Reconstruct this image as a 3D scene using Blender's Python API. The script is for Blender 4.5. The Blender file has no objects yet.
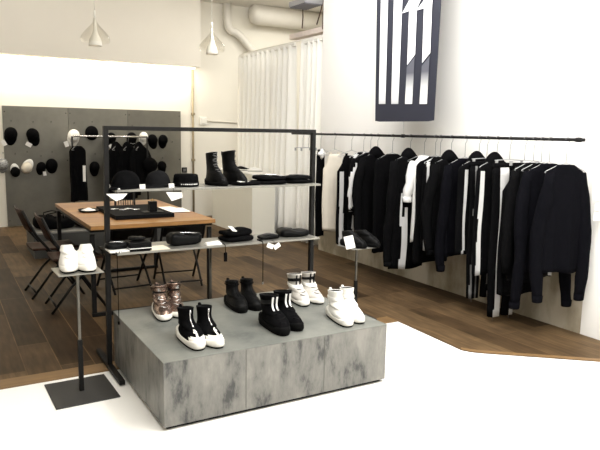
import bpy, bmesh, math, random
from mathutils import Vector, Matrix, Euler
random.seed(7)
PI = math.pi
C = bpy.context.scene.collection
sc = bpy.context.scene

# ------------------------------------------------------------------ camera
F = 627.6
RT = Vector((0.86694589, -0.49812833, 0.01652223))
UP = Vector((0.05917723, 0.13579515, 0.98896801))
FW = Vector((0.49487662, 0.85640402, -0.1472049))
EYE = Vector((0, 0, 1.5))
cam = bpy.data.cameras.new('camera')
cam.sensor_width = 36; cam.lens = F * 36 / 600
co = bpy.data.objects.new('camera', cam); C.objects.link(co)
m = Matrix((RT, UP, -FW)).transposed().to_4x4(); m.translation = EYE
co.matrix_world = m
sc.camera = co

def W(x, y, ax, v):
    """point of the place on the plane axis=v that lies in direction (x, y) of the 600x450 frame"""
    d = RT * ((x - 300) / F) - UP * ((y - 225) / F) + FW
    t = (v - EYE[ax]) / d[ax]
    return EYE + d * t

# ------------------------------------------------------------------ materials
def lin(c):
    return tuple(((v / 255) / 12.92 if v <= 10 else ((v / 255 + 0.055) / 1.055) ** 2.4) for v in c) + (1,)
MATS = {}
def mat(name, col, rough=0.6, metal=0.0, var=0.0, scale=8.0, stretch=(1, 1, 1), bump=0.0, bscale=None, col2=None, sheen=0.0, spec=0.5, contrast=0.25):
    if name in MATS: return MATS[name]
    M = bpy.data.materials.new(name); M.use_nodes = True
    nt = M.node_tree; b = nt.nodes['Principled BSDF']
    b.inputs['Roughness'].default_value = rough; b.inputs['Metallic'].default_value = metal
    b.inputs['Specular IOR Level'].default_value = spec
    if sheen: b.inputs['Sheen Weight'].default_value = sheen
    c = lin(col)
    tc = nt.nodes.new('ShaderNodeTexCoord'); mp = nt.nodes.new('ShaderNodeMapping')
    mp.inputs['Scale'].default_value = stretch
    nt.links.new(tc.outputs['Object'], mp.inputs['Vector'])
    nz = nt.nodes.new('ShaderNodeTexNoise'); nz.inputs['Scale'].default_value = scale; nz.inputs['Detail'].default_value = 6
    nz.inputs['Roughness'].default_value = 0.6
    nt.links.new(mp.outputs['Vector'], nz.inputs['Vector'])
    rp = nt.nodes.new('ShaderNodeValToRGB')
    c2 = lin(col2) if col2 else tuple(v * (1 - var) for v in c[:3]) + (1,)
    rp.color_ramp.elements[0].position = 0.5 - contrast; rp.color_ramp.elements[0].color = c2
    rp.color_ramp.elements[1].position = 0.5 + contrast; rp.color_ramp.elements[1].color = c
    nt.links.new(nz.outputs['Fac'], rp.inputs['Fac'])
    nt.links.new(rp.outputs['Color'], b.inputs['Base Color'])
    if bump:
        n2 = nt.nodes.new('ShaderNodeTexNoise'); n2.inputs['Scale'].default_value = bscale or scale; n2.inputs['Detail'].default_value = 3
        nt.links.new(mp.outputs['Vector'], n2.inputs['Vector'])
        bp = nt.nodes.new('ShaderNodeBump'); bp.inputs['Strength'].default_value = bump; bp.inputs['Distance'].default_value = 0.01
        nt.links.new(n2.outputs['Fac'], bp.inputs['Height']); nt.links.new(bp.outputs['Normal'], b.inputs['Normal'])
    MATS[name] = M
    return M
def emit(name, col, s):
    M = bpy.data.materials.new(name); M.use_nodes = True
    b = M.node_tree.nodes['Principled BSDF']; b.inputs['Base Color'].default_value = lin(col)
    b.inputs['Emission Color'].default_value = lin(col); b.inputs['Emission Strength'].default_value = s
    return M

BLK = mat('black_steel', (20, 19, 18), 0.55, 0.0, 0.3, 20, spec=.2)
BASE = mat('dark_powder_coat', (52, 51, 50), 0.55, 0.2, 0.15, 40)
GALV = mat('galvanised_sheet', (150, 148, 140), 0.38, 0.55, 0.25, 6)
CHROME = mat('chrome', (205, 205, 205), 0.2, 0.9, 0.1, 6)
TUBEM = mat('raw_steel_tube', (120, 117, 110), 0.35, 0.8, 0.5, 30, (1, 1, 0.3))
FAB = mat('black_fabric', (13, 13, 14), 0.9, 0, 0.3, 30, bump=0.3, bscale=40, spec=0.03)
FABN = mat('navy_black_fabric', (12, 12, 16), 0.92, 0, 0.3, 30, bump=0.3, bscale=40, spec=0.03)
FABC = mat('charcoal_fabric', (24, 24, 25), 0.9, 0, 0.3, 30, bump=0.2, bscale=40, spec=.05)
FABG = mat('grey_fabric', (105, 104, 103), 0.85, 0, 0.2, 25)
WHT = mat('white_fabric', (232, 231, 228), 0.8, 0, 0.06, 12)
CREAM = mat('cream_fabric', (216, 208, 192), 0.85, 0, 0.1, 10, bump=0.2)
PAPER = mat('white_paper', (238, 236, 230), 0.7, 0, 0.03, 6)
LEA = mat('black_leather', (12, 12, 12), 0.5, 0, 0.3, 25, bump=0.25, bscale=60, spec=.1)
LINING = mat('dark_lining', (12, 12, 12), 0.95, 0, 0.3, 30)
WLEA = mat('white_leather', (238, 236, 230), 0.5, 0, 0.05, 10)
GLEA = mat('pale_grey_leather', (205, 200, 192), 0.5, 0, 0.25, 14, bump=0.25, bscale=30)
BRONZE = mat('bronze_metallic_leather', (186, 160, 146), 0.2, 0.85, 0.8, 22, bump=0.9, bscale=28)
RUB = mat('black_rubber', (11, 11, 11), 0.8, 0, 0.2, 30, spec=.08)
WRUB = mat('white_rubber', (232, 229, 220), 0.55, 0, 0.06, 15)
PLAST = mat('white_plastic', (235, 232, 222), 0.4, 0, 0.03, 5)

# ------------------------------------------------------------------ mesh builder
class MB:
    def __init__(s): s.v = []; s.f = []; s.mi = []
    def add(s, vs, fs, mi=0, M=None):
        o = len(s.v)
        s.v += [tuple((M @ Vector(v)) if M is not None else v) for v in vs]
        for k, f in enumerate(fs):
            s.f.append(tuple(o + i for i in f)); s.mi.append(mi[k] if isinstance(mi, list) else mi)
        return s
    def box(s, c, d, rot=None, mi=0):
        x, y, z = d[0] / 2, d[1] / 2, d[2] / 2
        vs = [(-x, -y, -z), (x, -y, -z), (x, y, -z), (-x, y, -z), (-x, -y, z), (x, -y, z), (x, y, z), (-x, y, z)]
        M = Matrix.Translation(c)
        if rot is not None: M = M @ Euler(rot).to_matrix().to_4x4()
        return s.add(vs, [(0, 3, 2, 1), (4, 5, 6, 7), (0, 1, 5, 4), (1, 2, 6, 5), (2, 3, 7, 6), (3, 0, 4, 7)], mi, M)
    def loft(s, rings, cap0=True, cap1=True, mi=0, closed=True, fmi=None):
        n = len(rings[0]); vs = [v for r in rings for v in r]; fs = []; mm = []
        for i in range(len(rings) - 1):
            for j in range(n if closed else n - 1):
                k = (j + 1) % n
                f = (i * n + j, i * n + k, (i + 1) * n + k, (i + 1) * n + j)
                fs.append(f)
                if fmi:
                    c = [sum(vs[q][a] for q in f) / 4 for a in range(3)]; mm.append(fmi(*c))
                else: mm.append(mi)
        if cap0: fs.append(tuple(range(n - 1, -1, -1))); mm.append(mi)
        if cap1: fs.append(tuple((len(rings) - 1) * n + j for j in range(n))); mm.append(mi)
        return s.add(vs, fs, mm)
    def tube(s, pts, r, n=8, mi=0, sq=(1, 1), cap=True):
        pts = [Vector(p) for p in pts]; rings = []; prev = None
        for i, p in enumerate(pts):
            a = pts[max(i - 1, 0)]; b = pts[min(i + 1, len(pts) - 1)]
            t = (b - a).normalized()
            if prev is None:
                u = t.cross(Vector((0, 1, 0)) if abs(t.y) < 0.9 else Vector((1, 0, 0))).normalized()
            else:
                u = (prev - t * prev.dot(t)).normalized()
            w = t.cross(u); prev = u
            rr = r[i] if isinstance(r, (list, tuple)) else r
            rings.append([tuple(p + u * math.cos(2 * PI * k / n) * rr * sq[0] + w * math.sin(2 * PI * k / n) * rr * sq[1]) for k in range(n)])
        return s.loft(rings, cap, cap, mi)
    def lathe(s, prof, n=24, c=(0, 0, 0), mi=0, cap=False):
        rings = [[(c[0] + r * math.cos(2 * PI * k / n), c[1] + r * math.sin(2 * PI * k / n), c[2] + z) for k in range(n)] for r, z in prof]
        return s.loft(rings, cap, cap, mi)
    def build(s, name, mats, parent=None, smooth=False, bevel=0.0, loc=None, rot=None, sub=0, solid=0.0):
        me = bpy.data.meshes.new(name); me.from_pydata(s.v, [], s.f); me.update()
        bm = bmesh.new(); bm.from_mesh(me); bmesh.ops.recalc_face_normals(bm, faces=bm.faces); bm.to_mesh(me); bm.free()
        if not isinstance(mats, (list, tuple)): mats = [mats]
        for q in mats: me.materials.append(q)
        for p, i in zip(me.polygons, s.mi): p.material_index = i; p.use_smooth = smooth
        o = bpy.data.objects.new(name, me); C.objects.link(o)
        if parent: o.parent = parent
        if loc is not None: o.location = loc
        if rot is not None: o.rotation_euler = rot
        if solid:
            q = o.modifiers.new('solid', 'SOLIDIFY'); q.thickness = solid; q.offset = 0
        if bevel:
            q = o.modifiers.new('bevel', 'BEVEL'); q.width = bevel; q.segments = 2; q.limit_method = 'ANGLE'
        if sub:
            q = o.modifiers.new('sub', 'SUBSURF'); q.levels = sub; q.render_levels = sub
        return o

def tag(o, label, cat, group=None):
    o['label'] = label; o['category'] = cat
    if group: o['group'] = group
    return o
def thing(name, label, cat, loc=(0, 0, 0), rz=0, group=None, rot=None):
    o = bpy.data.objects.new(name, None); C.objects.link(o); o.empty_display_size = 0.1
    o.location = loc; o.rotation_euler = rot if rot else (0, 0, rz)
    return tag(o, label, cat, group)
def struct(name, mb, m, **k):
    o = mb.build(name, m, **k); o['kind'] = 'structure'; return o
def B(c, d, rot=None): return MB().box(c, d, rot)
def span(x0, x1, y0, y1, z0, z1): return MB().box(((x0 + x1) / 2, (y0 + y1) / 2, (z0 + z1) / 2), (x1 - x0, y1 - y0, z1 - z0))
def prism(poly, z0, z1):
    b = MB(); n = len(poly)
    return b.loft([[(x, y, z0) for x, y in poly], [(x, y, z1) for x, y in poly]])

# ------------------------------------------------------------------ room shell
CEIL = 3.62
M_WFLOOR = mat('white_epoxy_floor', (240, 238, 232), 0.35, 0, 0.03, 2.5)
struct('floor', span(-3.0, 4.4, -3.0, 3.95, -0.1, 0.0), M_WFLOOR)

def plank_mat():
    M = bpy.data.materials.new('dark_timber_planks'); M.use_nodes = True; nt = M.node_tree; b = nt.nodes['Principled BSDF']
    N = nt.nodes.new; L = nt.links.new
    tc = N('ShaderNodeTexCoord'); mp = N('ShaderNodeMapping'); mp.inputs['Rotation'].default_value = (0, 0, PI / 2)
    L(tc.outputs['Object'], mp.inputs['Vector'])
    br = N('ShaderNodeTexBrick'); br.offset = 0.37; br.inputs['Scale'].default_value = 1
    br.inputs['Brick Width'].default_value = 1.35; br.inputs['Row Height'].default_value = 0.2; br.inputs['Mortar Size'].default_value = 0.004
    br.inputs['Mortar Smooth'].default_value = 0.3; br.inputs['Bias'].default_value = 0.0
    br.inputs['Color1'].default_value = lin((54, 40, 26)); br.inputs['Color2'].default_value = lin((102, 82, 58)); br.inputs['Mortar'].default_value = lin((104, 82, 56))
    L(mp.outputs['Vector'], br.inputs['Vector'])
    m2 = N('ShaderNodeMapping'); m2.inputs['Scale'].default_value = (14, 1.6, 1); L(tc.outputs['Object'], m2.inputs['Vector'])
    nz = N('ShaderNodeTexNoise'); nz.inputs['Scale'].default_value = 2.2; nz.inputs['Detail'].default_value = 8; L(m2.outputs['Vector'], nz.inputs['Vector'])
    n3 = N('ShaderNodeTexNoise'); n3.inputs['Scale'].default_value = 3.0; n3.inputs['Detail'].default_value = 4; L(tc.outputs['Object'], n3.inputs['Vector'])
    r1 = N('ShaderNodeMapRange'); r1.inputs['From Min'].default_value = 0.3; r1.inputs['From Max'].default_value = 0.7; r1.inputs['To Min'].default_value = 0.62; r1.inputs['To Max'].default_value = 1.2
    L(nz.outputs['Fac'], r1.inputs['Value'])
    r2 = N('ShaderNodeMapRange'); r2.inputs['From Min'].default_value = 0.3; r2.inputs['From Max'].default_value = 0.7; r2.inputs['To Min'].default_value = 0.75; r2.inputs['To Max'].default_value = 1.15
    L(n3.outputs['Fac'], r2.inputs['Value'])
    mu = N('ShaderNodeMath'); mu.operation = 'MULTIPLY'; L(r1.outputs[0], mu.inputs[0]); L(r2.outputs[0], mu.inputs[1])
    mx = N('ShaderNodeVectorMath'); mx.operation = 'SCALE'; L(br.outputs['Color'], mx.inputs[0]); L(mu.outputs[0], mx.inputs['Scale'])
    L(mx.outputs[0], b.inputs['Base Color'])
    b.inputs['Roughness'].default_value = 0.55; b.inputs['Specular IOR Level'].default_value = 0.12
    return M
PLANK = plank_mat()
E0 = 3.83   # front edge of the timber floor
BORD = mat('timber_border', (132, 102, 64), 0.55, 0, 0.45, 5, (1, 8, 1))
wood = [(-3.0, E0 + .14), (3.14, E0 + .14), (3.14, E0), (3.11, 3.09), (3.14, 3.03), (3.20, 2.97), (3.77, 2.50), (4.4, 2.0), (4.4, 6.9), (7.0, 6.9), (7.0, 10.5), (-3.0, 10.5)]
struct('floor_timber', prism(wood, -0.06, 0.006), PLANK)
struct('trim_1', span(-3.0, 3.136, E0, E0 + .14, -0.06, 0.0062), BORD)
bd = [(3.11, 3.09), (3.14, 3.03), (3.20, 2.97), (3.77, 2.50), (4.18, 2.15)]
b = MB()
lo = []
for i, (x, y) in enumerate(bd):
    lo.append([(x, y, -0.05), (x, y, 0.0075), (x + .03, y + .035, 0.0075), (x + .03, y + .035, -0.05)])
b.loft(lo)
struct('trim_2', b, BORD)

CREAMW = mat('cream_paint', (232, 227, 214), 0.7, 0, 0.05, 1.5)
WALLW = mat('white_paint', (240, 238, 233), 0.75, 0, 0.03, 2)
struct('wall_back', span(-3.0, 7.0, 10.3, 10.5, 0.0, CEIL), CREAMW)
struct('wall_left', span(-3.2, -3.0, -3.0, 10.5, 0.0, CEIL), WALLW)

def wall_right_mat():
    M = bpy.data.materials.new('patched_shaded_plaster'); M.use_nodes = True; nt = M.node_tree; b = nt.nodes['Principled BSDF']
    N = nt.nodes.new; L = nt.links.new
    tc = N('ShaderNodeTexCoord'); sp = N('ShaderNodeSeparateXYZ'); L(tc.outputs['Object'], sp.inputs[0])
    vz = N('ShaderNodeTexNoise'); vz.inputs['Scale'].default_value = 2.6; vz.inputs['Detail'].default_value = 5
    mp = N('ShaderNodeMapping'); mp.inputs['Scale'].default_value = (1, 1.4, .7); L(tc.outputs['Object'], mp.inputs[0]); L(mp.outputs[0], vz.inputs['Vector'])
    r = N('ShaderNodeValToRGB'); e = r.color_ramp.elements
    e[0].position = .42; e[0].color = lin((138, 128, 108)); e[1].position = .60; e[1].color = lin((186, 177, 158))
    q = r.color_ramp.elements.new(.5); q.color = lin((164, 154, 134))
    L(vz.outputs['Fac'], r.inputs['Fac'])
    # stained bare plaster low down, garment shade painted in, fading to white paint above
    n2 = N('ShaderNodeTexNoise'); n2.inputs['Scale'].default_value = 3; L(tc.outputs['Object'], n2.inputs['Vector'])
    ad = N('ShaderNodeMath'); ad.operation = 'MULTIPLY_ADD'; L(n2.outputs['Fac'], ad.inputs[0]); ad.inputs[1].default_value = .5; L(sp.outputs['Z'], ad.inputs[2])
    st = N('ShaderNodeMapRange'); st.inputs['From Min'].default_value = 0.75; st.inputs['From Max'].default_value = 1.75
    L(ad.outputs[0], st.inputs['Value'])
    # painted return near the front end of the wall
    ys = N('ShaderNodeMath'); ys.operation = 'LESS_THAN'; L(sp.outputs['Y'], ys.inputs[0]); ys.inputs[1].default_value = 2.93
    mxx = N('ShaderNodeMath'); mxx.operation = 'MAXIMUM'; L(st.outputs[0], mxx.inputs[0]); L(ys.outputs[0], mxx.inputs[1])
    mix = N('ShaderNodeMixRGB'); L(mxx.outputs[0], mix.inputs[0]); L(r.outputs['Color'], mix.inputs[1]); mix.inputs[2].default_value = lin((240, 238, 233))
    L(mix.outputs[0], b.inputs['Base Color']); b.inputs['Roughness'].default_value = .8
    return M
struct('wall_right', span(4.18, 4.4, -3.0, 6.75, 0.0, CEIL), wall_right_mat())
struct('wall_recess_side', span(7.0, 7.2, 6.55, 10.5, 0.0, CEIL), CREAMW)
struct('wall_recess_front', span(4.4, 7.0, 6.55, 6.75, 0.0, CEIL), CREAMW)
struct('ceiling', span(-3.2, 7.2, -3.0, 10.5, CEIL, CEIL + .15), mat('ceiling_paint', (232, 228, 220), 0.8, 0, 0.05, 2))
# dropped soffit with the light line under it
struct('trim_3', span(-3.0, 3.84, 9.98, 10.3, 2.52, CEIL), mat('soffit_paint', (236, 230, 218), 0.5, 0, 0.05, 1.2))
tag(span(-2.9, 3.82, 10.20, 10.24, 2.505, 2.52).build('led_strip', emit('led_glow', (255, 240, 208), 9)), 'long glowing LED strip under the soffit above the steel panels', 'light')

# ------------------------------------------------------------------ lights
def area(name, loc, rot, sx, sy, e, col=(1, 1, 1)):
    l = bpy.data.lights.new(name, 'AREA'); l.shape = 'RECTANGLE'; l.size = sx; l.size_y = sy; l.energy = e; l.color = col
    o = bpy.data.objects.new(name, l); C.objects.link(o); o.location = loc; o.rotation_euler = rot; return o
def spot(name, loc, target, e, ang, blend=.6, col=(1, 1, 1), r=.08):
    l = bpy.data.lights.new(name, 'SPOT'); l.energy = e; l.spot_size = math.radians(ang); l.spot_blend = blend; l.color = col; l.shadow_soft_size = r
    o = bpy.data.objects.new(name, l); C.objects.link(o); o.location = loc
    o.rotation_euler = (Vector(target) - Vector(loc)).to_track_quat('-Z', 'Y').to_euler(); return o
area('ceiling_panel_light', (1.8, 1.1, 3.58), (0, 0, 0), 3.0, 2.4, 205, (1, .985, .96))
area('wall_wash_light', (2.55, 3.6, 3.58), (0, math.radians(-50), 0), .4, 5.0, 185, (.98, .985, 1))
area('cove_light', (.4, 10.03, 2.505), (math.radians(14), 0, 0), 6.8, .05, 46, (1, .93, .80))
area('soffit_fill_light', (1.6, 8.2, 3.58), (math.radians(70), 0, 0), 6.0, .3, 34, (1, .97, .91))  # unseen fill added to brighten the back soffit and upper wall
area('recess_fill_light', (5.4, 8.6, 3.58), (0, 0, 0), 1.2, 1.2, 46, (1, .98, .93))  # added out-of-view lamp that lifts the dim recess behind the curtain
w = bpy.data.worlds.new('world'); sc.world = w; w.use_nodes = True
w.node_tree.nodes['Background'].inputs[0].default_value = (1, .98, .95, 1); w.node_tree.nodes['Background'].inputs[1].default_value = .24
vs = sc.view_settings; vs.view_transform = 'Standard'; vs.look = 'None'; vs.gamma = 1; vs.use_curve_mapping = False; vs.exposure = 0.35

# ------------------------------------------------------------------ plinth
def plinth_mat(name, c1, c2, c3, stretch):
    M = bpy.data.materials.new(name); M.use_nodes = True; nt = M.node_tree; b = nt.nodes['Principled BSDF']
    N = nt.nodes.new; L = nt.links.new
    tc = N('ShaderNodeTexCoord'); mp = N('ShaderNodeMapping'); mp.inputs['Scale'].default_value = stretch; L(tc.outputs['Object'], mp.inputs[0])
    n1 = N('ShaderNodeTexNoise'); n1.inputs['Scale'].default_value = 3.2; n1.inputs['Detail'].default_value = 9; n1.inputs['Roughness'].default_value = .68; n1.inputs['Distortion'].default_value = .1
    L(mp.outputs[0], n1.inputs['Vector'])
    r = N('ShaderNodeValToRGB'); e = r.color_ramp.elements
    e[0].position = .37; e[0].color = lin(c1); e[1].position = .64; e[1].color = lin(c3); q = e.new(.45); q.color = lin(c2)
    L(n1.outputs['Fac'], r.inputs['Fac']); L(r.outputs[0], b.inputs['Base Color'])
    b.inputs['Metallic'].default_value = .15; b.inputs['Roughness'].default_value = .42
    return M
PS = plinth_mat('streaked_zinc', (62, 63, 62), (104, 103, 99), (130, 128, 122), (2.7, 2.7, 1.0))
PT = plinth_mat('zinc_top', (84, 87, 84), (104, 106, 101), (122, 123, 116), (.8, .8, .8))
PZ = .362
pl = thing('display_plinth', 'large low zinc-clad display plinth with streaked sides, shoes standing on it', 'plinth', (1.595, 3.395, 0))
span(-.67, .67, -.48, .48, 0, .02).build('toe_kick', BLK, pl)
span(-.69, .69, -.505, .505, .02, PZ - .004).build('side_cladding', PS, pl, bevel=.003)
span(-.691, .691, -.506, .506, PZ - .004, PZ).build('top_sheet', PT, pl, bevel=.001)
for x in (.25, -.24):
    span(x - .0015, x + .0015, -.507, -.503, .022, PZ - .006).build('seam', mat('seam_line', (95, 95, 90), .5, .2), pl)

# ------------------------------------------------------------------ two-shelf rack
RY = 3.87
rk = thing('display_rack', 'black steel frame rack with two thin metal shelves behind the plinth', 'rack', (0, 0, 0))
for x in (.866, 2.332):
    xt = x + (.016 if x < 1 else 0)
    b = MB(); b.loft([[(q - .0145, RY - .017, z), (q + .0145, RY - .017, z), (q + .0145, RY + .017, z), (q - .0145, RY + .017, z)] for q, z in ((x, .034), (xt, 1.515))])
    b.build('post', BLK, rk, bevel=.002)
    span(x - .017, x + .017, RY - .315, RY + .315, .0065, .034).build('foot', BLK, rk, bevel=.002)
span(.896, 2.318, RY - .017, RY + .017, 1.490, 1.515).build('top_bar', BLK, rk, bevel=.002)
SU, SM = 1.141, .762
for z in (SU, SM):
    span(.898, 2.313, RY - .15, RY + .15, z - .012, z).build('shelf', GALV, rk, bevel=.001)
    for y in (-.13, .13):
        MB().lathe([(0, 0), (.011, .001), (.011, .006), (.005, .011), (0, .012)], 10, (.92, RY + y, z)).build('bolt', CHROME, rk, smooth=True)
MB().tube([(1.60, RY + .13, .0065), (1.60, RY + .13, SM - .012)], .008, 10).build('support_rod', TUBEM, rk, smooth=True)

# ------------------------------------------------------------------ shoe stands
def stand(label, x, y, zt, base, rz, z0):
    s = thing('shoe_stand', label, 'stand', (x, y, z0), rz)
    span(-base[0] / 2, base[0] / 2, -base[1] / 2, base[1] / 2, 0, .008).build('base_plate', BASE, s, bevel=.003)
    span(-.0125, .0125, -.0125, .0125, .008, .31).build('lower_sleeve', BLK, s, bevel=.002)
    span(-.0075, .0075, -.0075, .0075, .31, zt - z0 - .006).build('pole', TUBEM, s, bevel=.002)
    span(-.12, .12, -.115, .115, zt - z0 - .006, zt - z0).build('top_plate', GALV, s, bevel=.0015)
    return s
stand('thin metal shoe stand with black square base at front left corner of plinth', .642, 3.59, .715, (.345, .375), 0.02, 0)
S2 = (2.875, 4.06)
S2Z = W(357, 246, 1, S2[1]).z
stand('thin metal shoe stand standing on the timber floor behind the plinth', S2[0], S2[1], S2Z, (.26, .26), 0.0, .006)

# ------------------------------------------------------------------ shoes
def outline(z, yb, yf, hw, ex, mir, n=30):
    pts = []
    yc, ry = (yb + yf) / 2, (yf - yb) / 2
    ln = yf - yb
    for k in range(n):
        a = 2 * PI * k / n
        ca, sa = math.cos(a), math.sin(a)
        y = yc + ry * math.copysign(abs(ca) ** (2 / ex), ca)
        t = (y - yb) / ln if ln else 0
        wid = hw * (0.86 + 0.14 * math.sin(PI * min(max(t * 1.15 - .1, 0), 1))) if ln > .2 else hw
        x = wid * math.copysign(abs(sa) ** (2 / ex), sa)
        bend = mir * .012 * math.sin(PI * min(max(y / .29, 0), 1)) * (1 if ln > .2 else .3)
        pts.append((x - bend, y, z))
    return pts
HIGH = [(.0, .286, .055, 2.6), (.07, .286, .0555, 2.5), (.14, .276, .054, 2.4), (.22, .254, .050, 2.3), (.30, .228, .046, 2.2), (.39, .196, .041, 2.2), (.49, .164, .037, 2.1), (.60, .144, .0345, 2.1), (.72, .136, .0345, 2.1), (.86, .136, .037, 2.1), (1.0, .140, .039, 2.1)]
LOW = [(.0, .285, .053, 2.7), (.16, .286, .053, 2.6), (.34, .272, .050, 2.5), (.52, .238, .045, 2.3), (.70, .190, .039, 2.2), (.86, .150, .034, 2.1), (1.0, .118, .029, 2.1)]
def shoe(label, heel, toe, z0, H, prof, mats, mir, group, hs=.034, white_rule=None, zips=None, straps=None, bars=None, laces=None, tab=None, flare=0, name='high_top_shoe', cat='shoe', scale=1.0, buckles=0):
    heel = Vector((heel[0], heel[1], z0)); d = Vector((toe[0], toe[1], z0)) - heel
    rz = math.atan2(d.y, d.x) - PI / 2
    s = thing(name, label, cat, heel, rz, group); s.scale = (scale,) * 3
    up, sole, outs = mats
    # outsole with tread blocks, midsole, upper
    b = MB(); b.loft([outline(0, -.008, .289, .054, 2.7, mir), outline(.010, -.012, .295, .0545, 2.7, mir)])
    b.build('outsole', outs, s, smooth=False)
    wedge = lambda ring: [(x, y, z + .020 * max(0, 1 - y / .10) + .012 * max(0, (y - .22) / .07)) for x, y, z in ring]
    b = MB(); b.loft([outline(.010, -.013, .296, .0555, 2.7, mir), outline(.016, -.016, .299, .0570, 2.7, mir), wedge(outline(hs - .008, -.014, .296, .0562, 2.7, mir)), wedge(outline(hs, -.006, .290, .0545, 2.7, mir))])
    b.build('midsole', sole, s, smooth=True)
    def at(t):
        for i in range(len(prof) - 1):
            a, c = prof[i], prof[i + 1]
            if a[0] <= t <= c[0]:
                u = (t - a[0]) / (c[0] - a[0])
                return [a[j] + (c[j] - a[j]) * u for j in range(4)]
        return list(prof[-1])
    def ring(t, off=0):
        _, yf, hw, ex = at(t)
        z = hs + t * (H - hs)
        yb = .004 + .010 * math.sin(PI * min(t * 1.6, 1)) - (.012 + flare) * max(0, (t - .7)) 
        fl = flare * max(0, t - .6) * 1.5
        sl = .16 * max(0, (t - .6) / .4)
        return [(x, y, zz + sl * (y - .07)) for x, y, zz in outline(z, yb - off, yf + off + fl, hw + off + fl * .4, ex, mir)]
    T = [i / 22 for i in range(23)]
    rings = [ring(t) for t in T]
    top = rings[-1]
    cy = sum(p[1] for p in top) / len(top)
    inner = [[(p[0] * .86, cy + (p[1] - cy) * .88, p[2] - dz) for p in top] for dz in (.001, .05)]
    fm = (lambda x, y, z: 1 if white_rule(x, y, z) else 0) if white_rule else None
    b = MB(); b.loft(rings + inner[:1], True, False, fmi=fm)
    b.build('upper', [up, sole], s, smooth=True)
    b = MB(); b.loft([inner[0], inner[1]], False, True); b.build('lining', LINING, s, smooth=True)
    def front(t, off=.002):
        r = ring(t); p = max(r, key=lambda q: q[1]); return Vector((p[0] + mir * 0, p[1] + off, p[2]))
    if zips:
        t0, t1, zm = zips
        pts = [front(t0 + (t1 - t0) * i / 10, .001) for i in range(11)]
        MB().tube(pts, .0035, 6).build('zipper', zm, s, smooth=True)
        MB().tube([pts[-1] + Vector((0, .004, 0)), pts[-1] + Vector((0, .009, -.022))], .003, 6).build('zip_pull', zm, s, smooth=True)
    if straps:
        for (t0, t1, sm) in straps:
            b = MB(); b.loft([ring(t0, .0005), ring(t0, .006), ring(t1, .006), ring(t1, .0005)], False, False)
            o = b.build('strap', sm, s, smooth=False)
            if buckles:
                p = front((t0 + t1) / 2, .006)
                MB().box((p.x + mir * .012, p.y - .004, p.z), (.018, .008, .022)).build('buckle', CHROME, o, bevel=.002)
    if bars:
        t0, t1, dx, wd, bmm = bars
        for sx in (-1, 1):
            rr = []
            for i in range(7):
                t = t0 + (t1 - t0) * i / 6
                p = front(t, 0); p.y += .001
                x = p.x + sx * dx
                rr.append([(x - wd / 2, p.y - .004, p.z), (x - wd / 2, p.y + .004, p.z), (x + wd / 2, p.y + .004, p.z), (x + wd / 2, p.y - .004, p.z)])
            b = MB(); b.loft(rr); b.build('stripe_patch', bmm, s)
    if laces:
        t0, t1, n, lm = laces
        for i in range(n):
            p = front(t0 + (t1 - t0) * i / (n - 1), .003)
            sg = 1 if i % 2 else -1
            MB().tube([p + Vector((-.022, -.008, .006 * sg)), p + Vector((0, .001, 0)), p + Vector((.022, -.008, -.006 * sg))], .0028, 6).build('lace', lm, s, smooth=True)
    if tab:
        r = ring(.97); p = min(r, key=lambda q: q[1])
        MB().tube([(p[0], p[1] - .001, p[2] - .03), (p[0], p[1] - .010, p[2] - .008), (p[0], p[1] - .008, p[2] + .012), (p[0], p[1] + .004, p[2] + .004)], .006, 6, sq=(1.4, .5)).build('pull_tab', tab, s, smooth=True)
    return s
def pxz(px, z): p = W(px[0], px[1], 2, z); return (p.x, p.y)
def pair(labels, hts, z0, H, prof, mats, group, **k):
    for i in range(2):
        (h, t) = hts[i]
        hp, tp = Vector(pxz(h, z0)), Vector(pxz(t, z0))
        shoe(labels[i], hp, tp, z0, H, prof, mats, 1 if i == 0 else -1, group, **k)
ZS = PZ + .0005
pair(['black sock boot with thick white sole, left one of its pair at plinth front', 'black sock boot with thick white sole, right one of its pair at plinth front'],
     [((181, 335), (199, 350)), ((200, 333), (218, 347))], ZS, .178, HIGH, (FAB, WRUB, RUB), 'black and white sock boots',
     hs=.04, white_rule=lambda x, y, z: (z < .068 and y > .225) or (z < .07 - y * .6 and y < .08) or (z < .09 and y > .19 and abs(x) < .008), zips=(.42, .95, CHROME), tab=FAB)
pair(['shiny bronze strapped boot at back left of plinth, nearest the plinth edge', 'shiny bronze strapped boot at back left of plinth, half behind the black and white boots'],
     [((157, 309), (166, 323)), ((172, 306), (181, 319))], ZS, .175, HIGH, (BRONZE, WRUB, RUB), 'bronze boots', hs=.03,
     straps=[(.5, .62, BRONZE), (.78, .93, BRONZE)], laces=(.3, .5, 3, CHROME), flare=.02, buckles=1, tab=BRONZE)
pair(['plain black zip-front boot, left one of its pair at the back of plinth', 'plain black zip-front boot, right one of its pair at the back of plinth'],
     [((228, 302), (244, 314)), ((243, 300), (259, 311))], ZS, .165, HIGH, (LEA, RUB, RUB), 'plain black boots', hs=.032, zips=(.4, .95, FABC), straps=[(.8, .84, FABC)], tab=FABC)
pair(['bulky black boot with two white bars on its tongue, left one at front of plinth', 'bulky black boot with two white bars on its tongue, right one at front of plinth'],
     [((263, 321), (285, 336)), ((277, 317), (299, 331))], ZS, .172, HIGH, (FAB, RUB, RUB), 'black boots with white bars', hs=.035,
     bars=(.5, .93, .012, .0085, WHT), laces=(.2, .5, 4, FABC), flare=.025, scale=1.08)
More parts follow.
